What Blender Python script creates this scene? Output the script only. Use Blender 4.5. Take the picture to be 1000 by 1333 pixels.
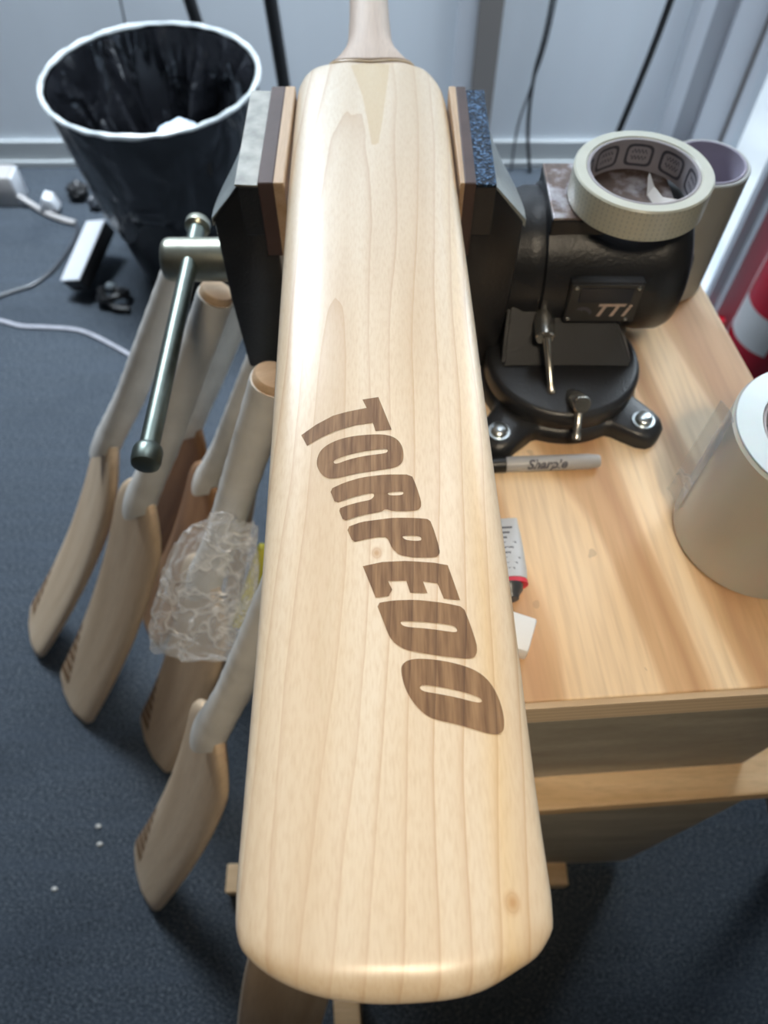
import bpy, bmesh, math, random
from mathutils import Vector, Matrix, noise
random.seed(7)
D = bpy.data; SC = bpy.context.scene; COL = SC.collection
for o in list(D.objects): D.objects.remove(o, do_unlink=True)
PI = math.pi; R = math.radians

# ------------------------------------------------------------ camera
cam = D.cameras.new('camera'); cam.lens = 26.0; cam.sensor_width = 36.0; cam.sensor_fit = 'AUTO'
cam.clip_start = 0.02; cam.clip_end = 60
cam.dof.use_dof = True; cam.dof.focus_distance = 0.36; cam.dof.aperture_fstop = 8.2
camo = D.objects.new('camera', cam); COL.objects.link(camo)
camo.location = (0, 0, 1.2); camo.rotation_euler = (R(90 - 57.5), 0, 0)
SC.camera = camo

# ------------------------------------------------------------ sky, lights, exposure
w = D.worlds.new('world'); SC.world = w; w.use_nodes = True
bg = w.node_tree.nodes['Background']
bg.inputs['Color'].default_value = (0.78, 0.88, 1.0, 1); bg.inputs['Strength'].default_value = 1.8
def area(name, loc, target, sx, sy, power, color, spread=180):
    l = D.lights.new(name, 'AREA'); l.shape = 'RECTANGLE'; l.size = sx; l.size_y = sy
    l.energy = power; l.color = color; l.spread = R(spread)
    o = D.objects.new(name, l); COL.objects.link(o); o.location = loc
    o.rotation_euler = (Vector(target) - Vector(loc)).to_track_quat('-Z', 'Y').to_euler()
    return o
area('window_daylight', (-0.80, 1.80, 1.85), (-0.88, 0.80, 0.0), 0.8, 0.7, 37, (0.80, 0.90, 1.0), 110)
area('ceiling_strip_light', (0.42, 1.25, 2.50), (0.10, 1.60, 0.3), 0.9, 0.30, 6, (0.84, 0.92, 1.0), 120)
area('added_wall_fill', (-0.10, 1.62, 2.50), (-0.10, 1.93, 0.6), 2.0, 0.15, 18, (0.80, 0.90, 1.0), 60)  # unseen lamp added to brighten the back wall
area('ceiling_panel_light', (0.14, -0.70, 2.42), (0.08, 0.12, 0.88), 0.4, 0.4, 0.78, (1.0, 0.84, 0.62), 26)
area('door_daylight', (1.10, 1.50, 1.5), (0.1, 0.5, 0.6), 0.5, 1.0, 16, (0.86, 0.93, 1.0))
SC.view_settings.view_transform = 'Standard'; SC.view_settings.look = 'None'
SC.view_settings.exposure = -0.1; SC.view_settings.gamma = 1.0
SC.view_settings.use_curve_mapping = False

# ------------------------------------------------------------ helpers
class G:
    """tiny node graph writer"""
    def __init__(s, name):
        s.m = D.materials.new(name); s.m.use_nodes = True; s.t = s.m.node_tree
        s.b = s.t.nodes['Principled BSDF']
    def n(s, typ, **k):
        x = s.t.nodes.new(typ)
        for a, b in k.items(): setattr(x, a, b)
        return x
    def put(s, sock, v):
        if isinstance(v, bpy.types.NodeSocket): s.t.links.new(v, sock)
        elif v is not None: sock.default_value = v
    def math(s, op, a, b=None, c=None, clamp=False):
        x = s.n('ShaderNodeMath', operation=op, use_clamp=clamp)
        for i, v in enumerate((a, b, c)):
            if v is not None: s.put(x.inputs[i], v)
        return x.outputs[0]
    def obj(s): return s.n('ShaderNodeTexCoord').outputs['Object']
    def mapp(s, scale, vec=None, rot=(0, 0, 0), loc=(0, 0, 0)):
        x = s.n('ShaderNodeMapping'); s.put(x.inputs[0], vec or s.obj())
        x.inputs['Scale'].default_value = scale; x.inputs['Rotation'].default_value = rot; x.inputs['Location'].default_value = loc
        return x.outputs[0]
    def noise(s, vec, scale, detail=3, rough=.5, dist=0):
        x = s.n('ShaderNodeTexNoise'); s.put(x.inputs['Vector'], vec); x.inputs['Scale'].default_value = scale
        x.inputs['Detail'].default_value = detail; x.inputs['Roughness'].default_value = rough; x.inputs['Distortion'].default_value = dist
        return x.outputs['Fac']
    def ramp(s, fac, stops):
        x = s.n('ShaderNodeValToRGB'); s.put(x.inputs[0], fac); e = x.color_ramp.elements
        while len(e) < len(stops): e.new(.5)
        for q, (p, c) in zip(e, stops):
            q.position = p; q.color = (*c, 1) if len(c) == 3 else c
        return x.outputs[0]
    def mix(s, fac, a, b, mode='MIX'):
        x = s.n('ShaderNodeMix', data_type='RGBA', blend_type=mode)
        s.put(x.inputs[0], fac); 
        for i, v in ((6, a), (7, b)):
            if isinstance(v, tuple): v = (*v, 1) if len(v) == 3 else v
            s.put(x.inputs[i], v)
        return x.outputs[2]
    def sep(s, vec):
        x = s.n('ShaderNodeSeparateXYZ'); s.put(x.inputs[0], vec); return x.outputs
    def bump(s, h, strength=.3, dist=.001):
        x = s.n('ShaderNodeBump'); s.put(x.inputs['Height'], h)
        x.inputs['Strength'].default_value = strength; x.inputs['Distance'].default_value = dist
        s.put(s.b.inputs['Normal'], x.outputs[0])
    def done(s, color=None, rough=None, **k):
        if isinstance(color, tuple): color = (*color[:3], 1)
        s.put(s.b.inputs['Base Color'], color); s.put(s.b.inputs['Roughness'], rough)
        for a, b in k.items(): s.put(s.b.inputs[a.replace('_', ' ')], b)
        return s.m
def plain(name, color, rough=.5, nscale=60, amt=.12, bump=0, bscale=None, **k):
    g = G(name); v = g.obj(); f = g.noise(v, nscale, 3)
    c = g.ramp(f, [(.3, tuple(x * (1 - amt) for x in color)), (.7, tuple(min(1, x * (1 + amt)) for x in color))])
    if bump: g.bump(g.noise(v, bscale or nscale * 4, 2), bump, .0006)
    return g.done(c, rough, **k)

def tag(o, label=None, cat=None, group=None, kind=None):
    if label: o['label'] = label
    if cat: o['category'] = cat
    if group: o['group'] = group
    if kind: o['kind'] = kind
    return o
def thing(name, label, cat, loc=(0, 0, 0), group=None):
    o = D.objects.new(name, None); COL.objects.link(o); o.location = loc; o.empty_display_size = .03
    return tag(o, label, cat, group)
def wloc(o):
    v = Vector(o.location)
    while o.parent: o = o.parent; v += Vector(o.location)
    return v
def obj(name, bm, mat, parent=None, loc=None, smooth=True, angle=40, label=None, local=False):
    """bm is in world coordinates (or local=True); becomes one mesh object"""
    base = wloc(parent) if parent else Vector((0, 0, 0))
    l = Vector(loc) if loc else Vector((0, 0, 0))
    if not local: bmesh.ops.translate(bm, verts=bm.verts, vec=-(base + l) if parent else -l)
    bmesh.ops.recalc_face_normals(bm, faces=bm.faces)
    me = D.meshes.new(name); bm.to_mesh(me); bm.free()
    for p in me.polygons: p.use_smooth = smooth
    if smooth: me.set_sharp_from_angle(angle=R(angle))
    o = D.objects.new(name, me); COL.objects.link(o); me.materials.append(mat)
    if parent: o.parent = parent
    o.location = l
    if label: o['label'] = label
    return o
def box(bm, x0, x1, y0, y1, z0, z1, bev=0, rz=0, seg=2):
    t = bmesh.new(); bmesh.ops.create_cube(t, size=1)
    for v in t.verts: v.co = Vector((v.co.x * (x1 - x0), v.co.y * (y1 - y0), v.co.z * (z1 - z0)))
    if bev: bmesh.ops.bevel(t, geom=t.edges[:], offset=bev, segments=seg, affect='EDGES', profile=.5)
    M = Matrix.Translation(((x0 + x1) / 2, (y0 + y1) / 2, (z0 + z1) / 2)) @ Matrix.Rotation(rz, 4, 'Z')
    for v in t.verts: v.co = M @ v.co
    merge(bm, t); return bm
def merge(bm, t):
    me = D.meshes.new('tmp'); t.to_mesh(me); t.free(); bm.from_mesh(me); D.meshes.remove(me)
def nb(): return bmesh.new()
def frame(d):
    d = Vector(d).normalized(); a = Vector((0, 0, 1)) if abs(d.z) < .9 else Vector((1, 0, 0))
    x = d.cross(a).normalized(); return d, x, d.cross(x).normalized()
def lathe(bm, p, d, prof, n=40, cap=True):
    """prof: list of (distance along d, radius)"""
    p = Vector(p); d, x, y = frame(d); rings = []
    for s, r in prof:
        rings.append([bm.verts.new(p + d * s + (x * math.cos(2*PI*i/n) + y * math.sin(2*PI*i/n)) * max(r, 1e-5)) for i in range(n)])
    for a, b in zip(rings, rings[1:]):
        for i in range(n): bm.faces.new((a[i], a[(i+1) % n], b[(i+1) % n], b[i]))
    if cap: bm.faces.new(rings[0]); bm.faces.new(rings[-1])
    return bm
def ring(bm, p, d, r0, r1, h, n=72, bev=.0012):
    """a tube wall: inner r0, outer r1"""
    p = Vector(p); d, x, y = frame(d)
    pr = [(0, r0), (0, r1 - bev), (bev, r1), (h - bev, r1), (h, r1 - bev), (h, r0 + bev), (h - bev, r0)]
    rings = [[bm.verts.new(p + d * s + (x * math.cos(2*PI*i/n) + y * math.sin(2*PI*i/n)) * r) for i in range(n)] for s, r in pr]
    for k in range(len(rings)):
        a, b = rings[k], rings[(k+1) % len(rings)]
        for i in range(n): bm.faces.new((a[i], a[(i+1) % n], b[(i+1) % n], b[i]))
    return bm
def smoothpath(pts, n=8):
    P = [Vector(p) for p in pts]; P = [2*P[0]-P[1]] + P + [2*P[-1]-P[-2]]; out = []
    for i in range(1, len(P)-2):
        a, b, c, d = P[i-1:i+3]
        for k in range(n):
            t = k / n
            out.append(.5*((2*b)+(c-a)*t+(2*a-5*b+4*c-d)*t*t+(3*b-a-3*c+d)*t**3))
    out.append(P[-2]); return out
def tube(bm, pts, r, n=10, sm=8, flat=1.0):
    P = smoothpath(pts, sm) if sm else [Vector(p) for p in pts]; rings = []
    up = Vector((0, 0, 1))
    for i, p in enumerate(P):
        t = (P[min(i+1, len(P)-1)] - P[max(i-1, 0)]).normalized()
        x = t.cross(up if abs(t.z) < .95 else Vector((0, 1, 0))).normalized(); y = t.cross(x).normalized()
        rings.append([bm.verts.new(p + x*r*math.cos(2*PI*k/n) + y*r*flat*math.sin(2*PI*k/n)) for k in range(n)])
    for a, b in zip(rings, rings[1:]):
        for i in range(n): bm.faces.new((a[i], a[(i+1) % n], b[(i+1) % n], b[i]))
    bm.faces.new(rings[0]); bm.faces.new(rings[-1]); return bm
def prism(bm, poly, axis, a, b, bev=0):
    """poly of 2D points extruded along axis x/y/z from a to b"""
    def P(u, v, t): return {'x': (t, u, v), 'y': (u, t, v), 'z': (u, v, t)}[axis]
    t = bmesh.new()
    A = [t.verts.new(P(u, v, a)) for u, v in poly]; B = [t.verts.new(P(u, v, b)) for u, v in poly]
    n = len(poly); t.faces.new(A); t.faces.new(B[::-1])
    for i in range(n): t.faces.new((A[i], A[(i+1) % n], B[(i+1) % n], B[i]))
    bmesh.ops.recalc_face_normals(t, faces=t.faces)
    if bev: bmesh.ops.bevel(t, geom=t.edges[:], offset=bev, segments=2, affect='EDGES', profile=.5)
    merge(bm, t); return bm
def flatshape(outer, holes=(), cuts_x=None, cuts_y=None):
    """2D filled shape (curve fill) returned as a bmesh in XY, sliced by a grid so that it can be bent"""
    cu = D.curves.new('tmp', 'CURVE'); cu.dimensions = '2D'; cu.fill_mode = 'BOTH'
    for lp in [outer, *holes]:
        s = cu.splines.new('POLY'); s.points.add(len(lp)-1); s.use_cyclic_u = True
        for q, (x, y) in zip(s.points, lp): q.co = (x, y, 0, 1)
    return curve_bm(cu, cuts_x, cuts_y)
def curve_bm(cu, cuts_x=None, cuts_y=None, is_text=False):
    o = D.objects.new('tmp', cu); COL.objects.link(o)
    bpy.context.view_layer.update()
    me = D.meshes.new_from_object(o.evaluated_get(bpy.context.evaluated_depsgraph_get()))
    bm = bmesh.new(); bm.from_mesh(me); D.meshes.remove(me); D.objects.remove(o); D.curves.remove(cu)
    bmesh.ops.remove_doubles(bm, verts=bm.verts, dist=1e-6)
    for cuts, no, ax in ((cuts_x, (1, 0, 0), 0), (cuts_y, (0, 1, 0), 1)):
        for c in cuts or []:
            co = [0, 0, 0]; co[ax] = c
            bmesh.ops.bisect_plane(bm, geom=bm.verts[:]+bm.edges[:]+bm.faces[:], plane_co=co, plane_no=no, dist=1e-7)
    return bm
def text_bm(s, size, shear=0, bold=0, cuts=None):
    cu = D.curves.new('tmp', 'FONT'); cu.body = s; cu.size = size; cu.shear = shear; cu.offset = bold
    cu.align_x = 'CENTER'; cu.align_y = 'CENTER'; cu.resolution_u = 3
    return curve_bm(cu, cuts)
def chaikin(P, k=2):
    for _ in range(k):
        P = [q for a, b in zip(P, P[1:]+P[:1]) for q in ((.75*a[0]+.25*b[0], .75*a[1]+.25*b[1]), (.25*a[0]+.75*b[0], .25*a[1]+.75*b[1]))]
    return P
def interp(T, y):
    if y <= T[0][0]: return T[0][1]
    for (a, va), (b, vb) in zip(T, T[1:]):
        if y <= b: t = (y-a)/(b-a); return va+(vb-va)*t
    return T[-1][1]

# ------------------------------------------------------------ materials
def bat_wood(name, burnt=False, splice=False):
    g = G(name); v = g.mapp((1, 1, 1), g.obj(), loc=(0, .25, .892)); x, y, z = g.sep(v)
    wob = g.noise(g.mapp((9, 2.2, 4), v), 1.0, 2, .45)
    wob = g.math('SUBTRACT', wob, .5)
    fine = g.math('SUBTRACT', g.noise(g.mapp((70, 9, 30), v), 1.0, 2), .5)
    dx = g.math('ADD', g.math('ADD', x, .022), g.math('MULTIPLY', wob, .045))
    dx = g.math('SUBTRACT', dx, g.math('MULTIPLY', g.math('SUBTRACT', y, .30), .03))
    dy = g.math('MULTIPLY', g.math('SUBTRACT', y, .14), .055)
    rr = g.math('SQRT', g.math('ADD', g.math('MULTIPLY', dx, dx), g.math('MULTIPLY', dy, dy)))
    ph = g.math('ADD', g.math('DIVIDE', rr, .0105), g.math('MULTIPLY', fine, .35))
    fr = g.math('FRACT', ph)
    line = g.math('POWER', fr, 9.0)
    amp = g.math('MULTIPLY', line, g.math('ADD', g.noise(g.mapp((14, 3, 5), v, loc=(3, 1, 0)), 1.0, 2), .1))
    broad = g.noise(g.mapp((28, 2.2, 20), v, loc=(5, 2, 1)), 1.0, 3, .55)
    base = g.ramp(broad, [(.32, (.68, .54, .38)), (.5, (.76, .63, .47)), (.68, (.82, .72, .58))])
    # yellow heart streak along the right edge
    st = g.math('SUBTRACT', 1.0, g.math('MULTIPLY', g.math('ABSOLUTE', g.math('SUBTRACT', g.math('ADD', x, g.math('MULTIPLY', wob, .012)), .044)), 120), clamp=True)
    base = g.mix(g.math('MULTIPLY', st, .55), base, (.74, .53, .27))
    base = g.mix(g.math('MULTIPLY', amp, 1.0), base, (.52, .31, .15))
    # knots
    for kx, ky, kr in ((-.0034, .1629, .0028), (.0453, .0238, .0034)):
        dd = g.math('SQRT', g.math('ADD', g.math('POWER', g.math('SUBTRACT', x, kx), 2), g.math('POWER', g.math('MULTIPLY', g.math('SUBTRACT', y, ky), .8), 2)))
        dd = g.math('ADD', dd, g.math('MULTIPLY', fine, .0045))
        k = g.math('SUBTRACT', 1.0, g.math('DIVIDE', dd, kr), clamp=True)
        base = g.mix(g.math('MULTIPLY', k, .8), base, (.50, .27, .11))
        rg = g.math('SUBTRACT', 1.0, g.math('MULTIPLY', g.math('ABSOLUTE', g.math('SUBTRACT', dd, kr*.55)), 2200), clamp=True)
        base = g.mix(g.math('MULTIPLY', rg, .22), base, (.40, .19, .07))
    speck = g.noise(g.mapp((900, 160, 500), v), 1.0, 2)
    base = g.mix(g.math('MULTIPLY', g.math('SUBTRACT', speck, .42, clamp=True), .9), base, (.55, .37, .20))
    if burnt:
        fib = g.noise(g.mapp((420, 26, 200), v), 1.0, 3, .6)
        base = g.ramp(fib, [(.3, (.14, .070, .030)), (.5, (.235, .130, .060)), (.72, (.33, .195, .095))])
        base = g.mix(g.math('MULTIPLY', amp, .9), base, (.055, .022, .01))
    if splice: base = g.mix(.55, base, (.62, .44, .20))
    g.bump(speck, .05 if not burnt else .3, .0004)
    return g.done(base, .62 if burnt else .40, Coat_Weight=0.0 if burnt else .35, Coat_Roughness=.22)
def pale_wood(name, c0, c1, c2, sx=30, sy=2, sz=20, rough=.55, lines=0.0, period=.02):
    g = G(name); v = g.obj()
    f = g.noise(g.mapp((sx, sy, sz), v), 1.0, 4, .55, .3)
    c = g.ramp(f, [(.3, c0), (.5, c1), (.7, c2)])
    sp = g.noise(g.mapp((sx*16, sy*10, sz*16), v), 1.0, 2)
    c = g.mix(g.math('MULTIPLY', g.math('SUBTRACT', sp, .45, clamp=True), .8), c, tuple(x*.55 for x in c0))
    g.bump(sp, .12, .0005)
    return g.done(c, rough)
M = {}
M['bat'] = bat_wood('oiled_maple'); M['burnt'] = bat_wood('laser_burnt_wood', burnt=True); M['splice'] = bat_wood('splice_wood', splice=True)
M['handle'] = pale_wood('handle_wood', (.50, .37, .28), (.57, .44, .35), (.64, .51, .41), 60, 3, 60, .5)
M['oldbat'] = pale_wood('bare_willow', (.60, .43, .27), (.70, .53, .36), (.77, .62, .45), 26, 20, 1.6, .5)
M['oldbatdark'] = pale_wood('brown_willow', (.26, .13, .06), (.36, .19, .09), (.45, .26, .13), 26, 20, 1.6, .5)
M['grip'] = plain('white_wrapped_grip', (.66, .64, .60), .5, 25, .10, .2, 90)
def plywood():
    g = G('plywood_top'); v = g.mapp((1, 1, 1), g.obj(), rot=(0, 0, R(-5)))
    n = g.noise(g.mapp((9, 1.3, 9), v), 1.0, 3, .5, .5)
    x, y, z = g.sep(v)
    dx = g.math('ADD', x, g.math('MULTIPLY', n, .16))
    fr = g.math('PINGPONG', g.math('ADD', dx, g.math('MULTIPLY', y, .12)), .042)
    fr = g.math('MULTIPLY', fr, 23.8)
    c = g.ramp(fr, [(.05, (.56, .33, .17)), (.38, (.68, .44, .24)), (.52, (.86, .64, .40)), (.95, (.90, .70, .47))])
    fi = g.noise(g.mapp((220, 12, 100), v), 1.0, 3)
    c = g.mix(g.math('MULTIPLY', g.math('SUBTRACT', fi, .42, clamp=True), .9), c, (.36, .21, .10))
    bl = g.noise(g.mapp((60, 40, 40), v), 1.0, 2)
    c = g.mix(g.math('MULTIPLY', g.math('GREATER_THAN', bl, .73), .35), c, (.32, .22, .14))
    g.bump(fi, .1, .0005)
    return g.done(c, .5)
M['ply'] = plywood()
def plyedge():
    g = G('plywood_edge'); x, y, z = g.sep(g.obj())
    f = g.math('FRACT', g.math('MULTIPLY', g.math('ADD', z, .5), 140))
    c = g.ramp(f, [(0, (.72, .56, .38)), (.45, (.80, .63, .44)), (.55, (.60, .45, .29)), (1, (.70, .54, .36))])
    n = g.noise(g.mapp((20, 20, 300), g.obj()), 1.0, 2)
    c = g.mix(g.math('MULTIPLY', n, .35), c, (.34, .24, .15)); return g.done(c, .65)
M['plyedge'] = plyedge()
M['panel'] = pale_wood('bench_panel_wood', (.26, .23, .18), (.33, .30, .24), (.42, .38, .31), 7, 7, 26, .6)
M['pine'] = pale_wood('pine_batten', (.55, .36, .18), (.66, .46, .26), (.75, .56, .35), 4, 40, 40, .55)
M['darkpine'] = pale_wood('brown_pine', (.20, .11, .05), (.27, .16, .08), (.33, .20, .11), 40, 40, 4, .6)
def iron(name, col, rough, bs, bump, metallic=.0, spec=.5):
    g = G(name); v = g.obj(); n = g.noise(v, bs, 2, .5); big = g.noise(v, 22, 3)
    c = g.ramp(big, [(.35, tuple(x*.8 for x in col)), (.7, tuple(x*1.35 for x in col))])
    g.bump(n, bump, .0008); return g.done(c, rough, Metallic=metallic, Specular_IOR_Level=spec)
M['iron'] = iron('black_cast_iron', (.017, .018, .021), .38, 420, .35)
M['hammer'] = iron('hammered_black_finish', (.05, .085, .15), .16, 430, 1.0, .75, .9)
M['grayiron'] = iron('sheen_grey_iron', (.27, .30, .30), .33, 300, .6)  # grey lightened to carry the reflected light on the jaw backs
def hammered():
    g = G('hammertone_sky_glints'); v = g.obj(); n = g.noise(v, 520, 2, .6)
    c = g.ramp(n, [(.42, (.006, .012, .025)), (.54, (.03, .07, .14)), (.66, (.20, .34, .55))])  # blue flecks colour sky glints into the pitted black finish
    g.bump(n, 1.0, .004); return g.done(c, .25, Metallic=.5)
M['hammer'] = hammered()
def anvil():
    g = G('worn_anvil_steel'); v = g.obj(); n = g.noise(v, 60, 4, .6)
    c = g.ramp(n, [(.35, (.12, .09, .08)), (.5, (.17, .12, .10)), (.62, (.36, .33, .34)), (.75, (.52, .50, .52))])
    return g.done(c, .36, Metallic=.55)
M['anvil'] = anvil()
def zinc(name, col, rough):
    g = G(name); v = g.obj(); n = g.noise(v, 90, 3)
    c = g.ramp(n, [(.3, tuple(x*.75 for x in col)), (.7, col)]); return g.done(c, rough, Metallic=.9)
M['zinc'] = zinc('yellowed_zinc', (.55, .56, .46), .33)
M['bar'] = zinc('grey_green_steel', (.20, .235, .21), .36)
M['chrome'] = zinc('nickel_steel', (.62, .60, .55), .22)
M['bolt'] = zinc('galvanised_steel', (.62, .68, .70), .28)
M['leather'] = plain('brown_leather', (.085, .052, .047), .6, 40, .15, .2, 260)
M['padwood'] = pale_wood('jaw_pad_wood', (.48, .30, .17), (.58, .40, .25), (.66, .48, .32), 60, 6, 60, .55)
M['oldtape'] = plain('yellowed_masking_tape', (.42, .42, .38), .45, 55, .4, .5, 140)
M['plate'] = plain('navy_black_label', (.005, .012, .028), .3)
M['platebase'] = plain('black_label_plate', (.045, .043, .042), .5)
M['logo'] = plain('silver_print', (.62, .48, .40), .4, 200, .1)
M['carpet'] = None
def carpet():
    g = G('blue_grey_carpet'); v = g.obj(); x, y, z = g.sep(v)
    a = g.noise(g.mapp((260, 420, 1), v, rot=(0, 0, R(20))), 1.0, 3, .65)
    b = g.noise(v, 5, 3, .55)
    s = g.noise(g.mapp((3, 46, 1), v, rot=(0, 0, R(-8))), 1.0, 3)
    c = g.ramp(a, [(.36, (.020, .026, .035)), (.52, (.072, .088, .108)), (.68, (.24, .27, .305))])
    c = g.mix(g.math('MULTIPLY', g.math('SUBTRACT', s, .45, clamp=True), 1.8), c, (.09, .11, .14))
    c = g.mix(g.math('MULTIPLY', g.math('SUBTRACT', b, .5, clamp=True), 1.4), c, (.020, .027, .038))
    g.bump(a, .9, .004); return g.done(c, .95, Specular_IOR_Level=.15)
M['carpet'] = carpet()
def wallpaint(name, col, rough=.5):
    g = G(name); v = g.obj(); n = g.noise(g.mapp((5, 5, .6), v), 1.0, 3)
    c = g.ramp(n, [(.3, tuple(x*.93 for x in col)), (.7, col)]); g.bump(g.noise(v, 160, 2), .05, .0006)
    return g.done(c, rough)
M['wall'] = wallpaint('white_wall_panel', (.80, .86, .92)); M['trim'] = wallpaint('white_trim', (.66, .70, .76), .35)
M['taupe'] = wallpaint('taupe_trim', (.24, .225, .215), .4); M['alu'] = wallpaint('grey_aluminium', (.36, .38, .42), .35)
M['ceiling'] = wallpaint('ceiling_white', (.40, .40, .40), .8)
M['dimwall'] = wallpaint('grey_partition', (.05, .05, .055), .8)
M['skirt'] = wallpaint('grey_white_skirting', (.50, .53, .54), .45)
M['blackmetal'] = plain('black_powder_coat', (.012, .013, .015), .45)
M['blackrub'] = plain('black_rubber', (.010, .010, .011), .4)
M['whitepl'] = plain('white_plastic', (.72, .74, .78), .35, 40, .04)
M['greypl'] = plain('pale_grey_plastic', (.46, .44, .43), .45, 40, .06)
M['cable'] = plain('grey_white_cable', (.42, .42, .46), .4)
M['darkcable'] = plain('dark_grey_cable', (.05, .055, .065), .35)
def liner():
    g = G('black_bin_liner'); v = g.obj()
    n = g.noise(g.mapp((1, 1, .5), v), 11, 3, .5, .8); g.bump(n, .8, .035)
    return g.done((.010, .011, .014), .24, Specular_IOR_Level=.7)
M['liner'] = liner()
M['binrim'] = plain('shiny_grey_rim', (.50, .54, .55), .25, 30, .3, .6, 60)
M['binbody'] = plain('black_bin_plastic', (.013, .014, .018), .35)
M['paper'] = plain('pale_blue_paper', (.58, .68, .80), .6, 30, .1)
def tape_side():
    g = G('filament_tape_side'); v = g.obj(); x, y, z = g.sep(v)
    an = g.math('ARCTAN2', y, x)
    a = g.math('GREATER_THAN', g.math('FRACT', g.math('MULTIPLY', an, 13)), .72)
    b = g.math('GREATER_THAN', g.math('FRACT', g.math('MULTIPLY', z, 260)), .45)
    f = g.math('MULTIPLY', a, b)
    n = g.noise(v, 50, 3)
    c = g.mix(n, (.55, .56, .46), (.66, .67, .58)); c = g.mix(g.math('MULTIPLY', f, .5), c, (.36, .40, .38))
    return g.done(c, .38, Coat_Weight=.3, Coat_Roughness=.2)
M['tapeside'] = tape_side()
M['core'] = plain('grey_cardboard_core', (.40, .38, .41), .7, 30, .08)
M['corepurple'] = plain('mauve_cardboard_core', (.43, .40, .50), .75, 30, .07)
M['coreedge'] = plain('brown_cardboard_edge', (.42, .32, .28), .7, 60, .1)
M['print'] = plain('dark_grey_print', (.10, .10, .12), .6)
M['wrapgrey'] = plain('grey_white_roll_wrap', (.46, .47, .45), .45, 18, .07, .15, 60)
def cleartape(name, col, trans, rough):
    g = G(name); v = g.obj(); n = g.noise(g.mapp((30, 30, 6), v), 1.0, 3)
    c = g.ramp(n, [(.3, tuple(x*.93 for x in col)), (.7, col)])
    return g.done(c, rough, Transmission_Weight=trans, Subsurface_Weight=.25 if trans < .5 else 0.0, Subsurface_Scale=.02, Coat_Weight=.4, Coat_Roughness=.1)
M['rollbody'] = cleartape('milky_tape_roll', (.60, .58, .52), .10, .22)
M['rollend'] = cleartape('frosted_roll_end', (.74, .77, .80), .05, .35)
def thinfilm(name, tint=(1, 1, 1), op=.25, bs=30, bstr=.5):
    g = G(name); t = g.t; v = g.obj()
    tr = g.n('ShaderNodeBsdfTransparent'); tr.inputs[0].default_value = (*tint, 1)
    n = g.noise(v, bs, 3, .6, .6); g.bump(n, bstr, .01)
    g.put(g.b.inputs['Base Color'], (.90, .92, .95, 1)); g.put(g.b.inputs['Roughness'], .09)
    mx = g.n('ShaderNodeMixShader'); vo = g.n('ShaderNodeTexVoronoi', feature='DISTANCE_TO_EDGE'); vv = g.n('ShaderNodeVectorMath', operation='ADD'); sc_ = g.n('ShaderNodeVectorMath', operation='SCALE'); nz = g.n('ShaderNodeTexNoise'); g.put(nz.inputs['Vector'], v); nz.inputs['Scale'].default_value = 35; t.links.new(nz.outputs['Color'], sc_.inputs[0]); sc_.inputs['Scale'].default_value = .07
    g.put(vv.inputs[0], v); t.links.new(sc_.outputs[0], vv.inputs[1]); t.links.new(vv.outputs[0], vo.inputs['Vector']); vo.inputs['Scale'].default_value = bs
    ridge = g.math('SUBTRACT', 1.0, g.math('MULTIPLY', vo.outputs['Distance'], 7.0), clamp=True); ridge = g.math('POWER', ridge, 3.0)
    g.bump(g.math('ADD', ridge, n), bstr, .008)
    fac = g.math('ADD', g.math('MULTIPLY', g.math('MULTIPLY', n, ridge), op*2.6), op*.55, clamp=True)  # crease highlights painted as whiter, more opaque film along the ridges
    fr = g.n('ShaderNodeLayerWeight'); fr.inputs[0].default_value = .35
    g.put(mx.inputs[0], g.math('ADD', fac, g.math('MULTIPLY', g.math('POWER', fr.outputs['Facing'], 3.0), .55), clamp=True))
    t.links.new(tr.outputs[0], mx.inputs[1]); t.links.new(g.b.outputs[0], mx.inputs[2])
    t.links.new(mx.outputs[0], t.nodes['Material Output'].inputs[0]); return g.m
M['film'] = thinfilm('clear_bag_film', op=.34, bs=19, bstr=.45); M['tail'] = thinfilm('clear_tape_tail', (.92, .92, .92), .22, 10, .1)
def glass():
    g = G('door_glass'); t = g.t; g.obj()
    tr = g.n('ShaderNodeBsdfTransparent'); gl = g.n('ShaderNodeBsdfGlossy'); gl.inputs['Roughness'].default_value = .03
    lw = g.n('ShaderNodeLayerWeight'); lw.inputs[0].default_value = .5; mx = g.n('ShaderNodeMixShader'); g.put(mx.inputs[0], g.math('MULTIPLY_ADD', g.math('POWER', lw.outputs['Facing'], 5.0), .18, .03))
    n = g.noise(g.obj(), 3, 2); g.put(tr.inputs[0], g.ramp(n, [(0, (.93, .96, .97)), (1, (.97, .99, 1))]))
    t.links.new(tr.outputs[0], mx.inputs[1]); t.links.new(gl.outputs[0], mx.inputs[2])
    t.links.new(mx.outputs[0], t.nodes['Material Output'].inputs[0]); return g.m
M['glass'] = glass()
M['red'] = plain('red_enamel', (.62, .012, .035), .22, 20, .06, Coat_Weight=.5)
M['redprint'] = plain('red_print', (.60, .02, .05), .45)
M['white'] = plain('white_card', (.78, .79, .80), .5, 30, .03)
M['tubegrey'] = plain('printed_grey_tube', (.50, .52, .55), .4, 50, .08)
M['yellow'] = plain('yellow_plastic', (.72, .66, .07), .4, 30, .08)
M['concrete'] = plain('pale_concrete', (.75, .75, .74), .8, 6, .1)
M['marker'] = plain('grey_marker_barrel', (.40, .40, .41), .35, 80, .04)
M['chip'] = plain('pale_wood_chip', (.62, .60, .55), .6)

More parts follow.
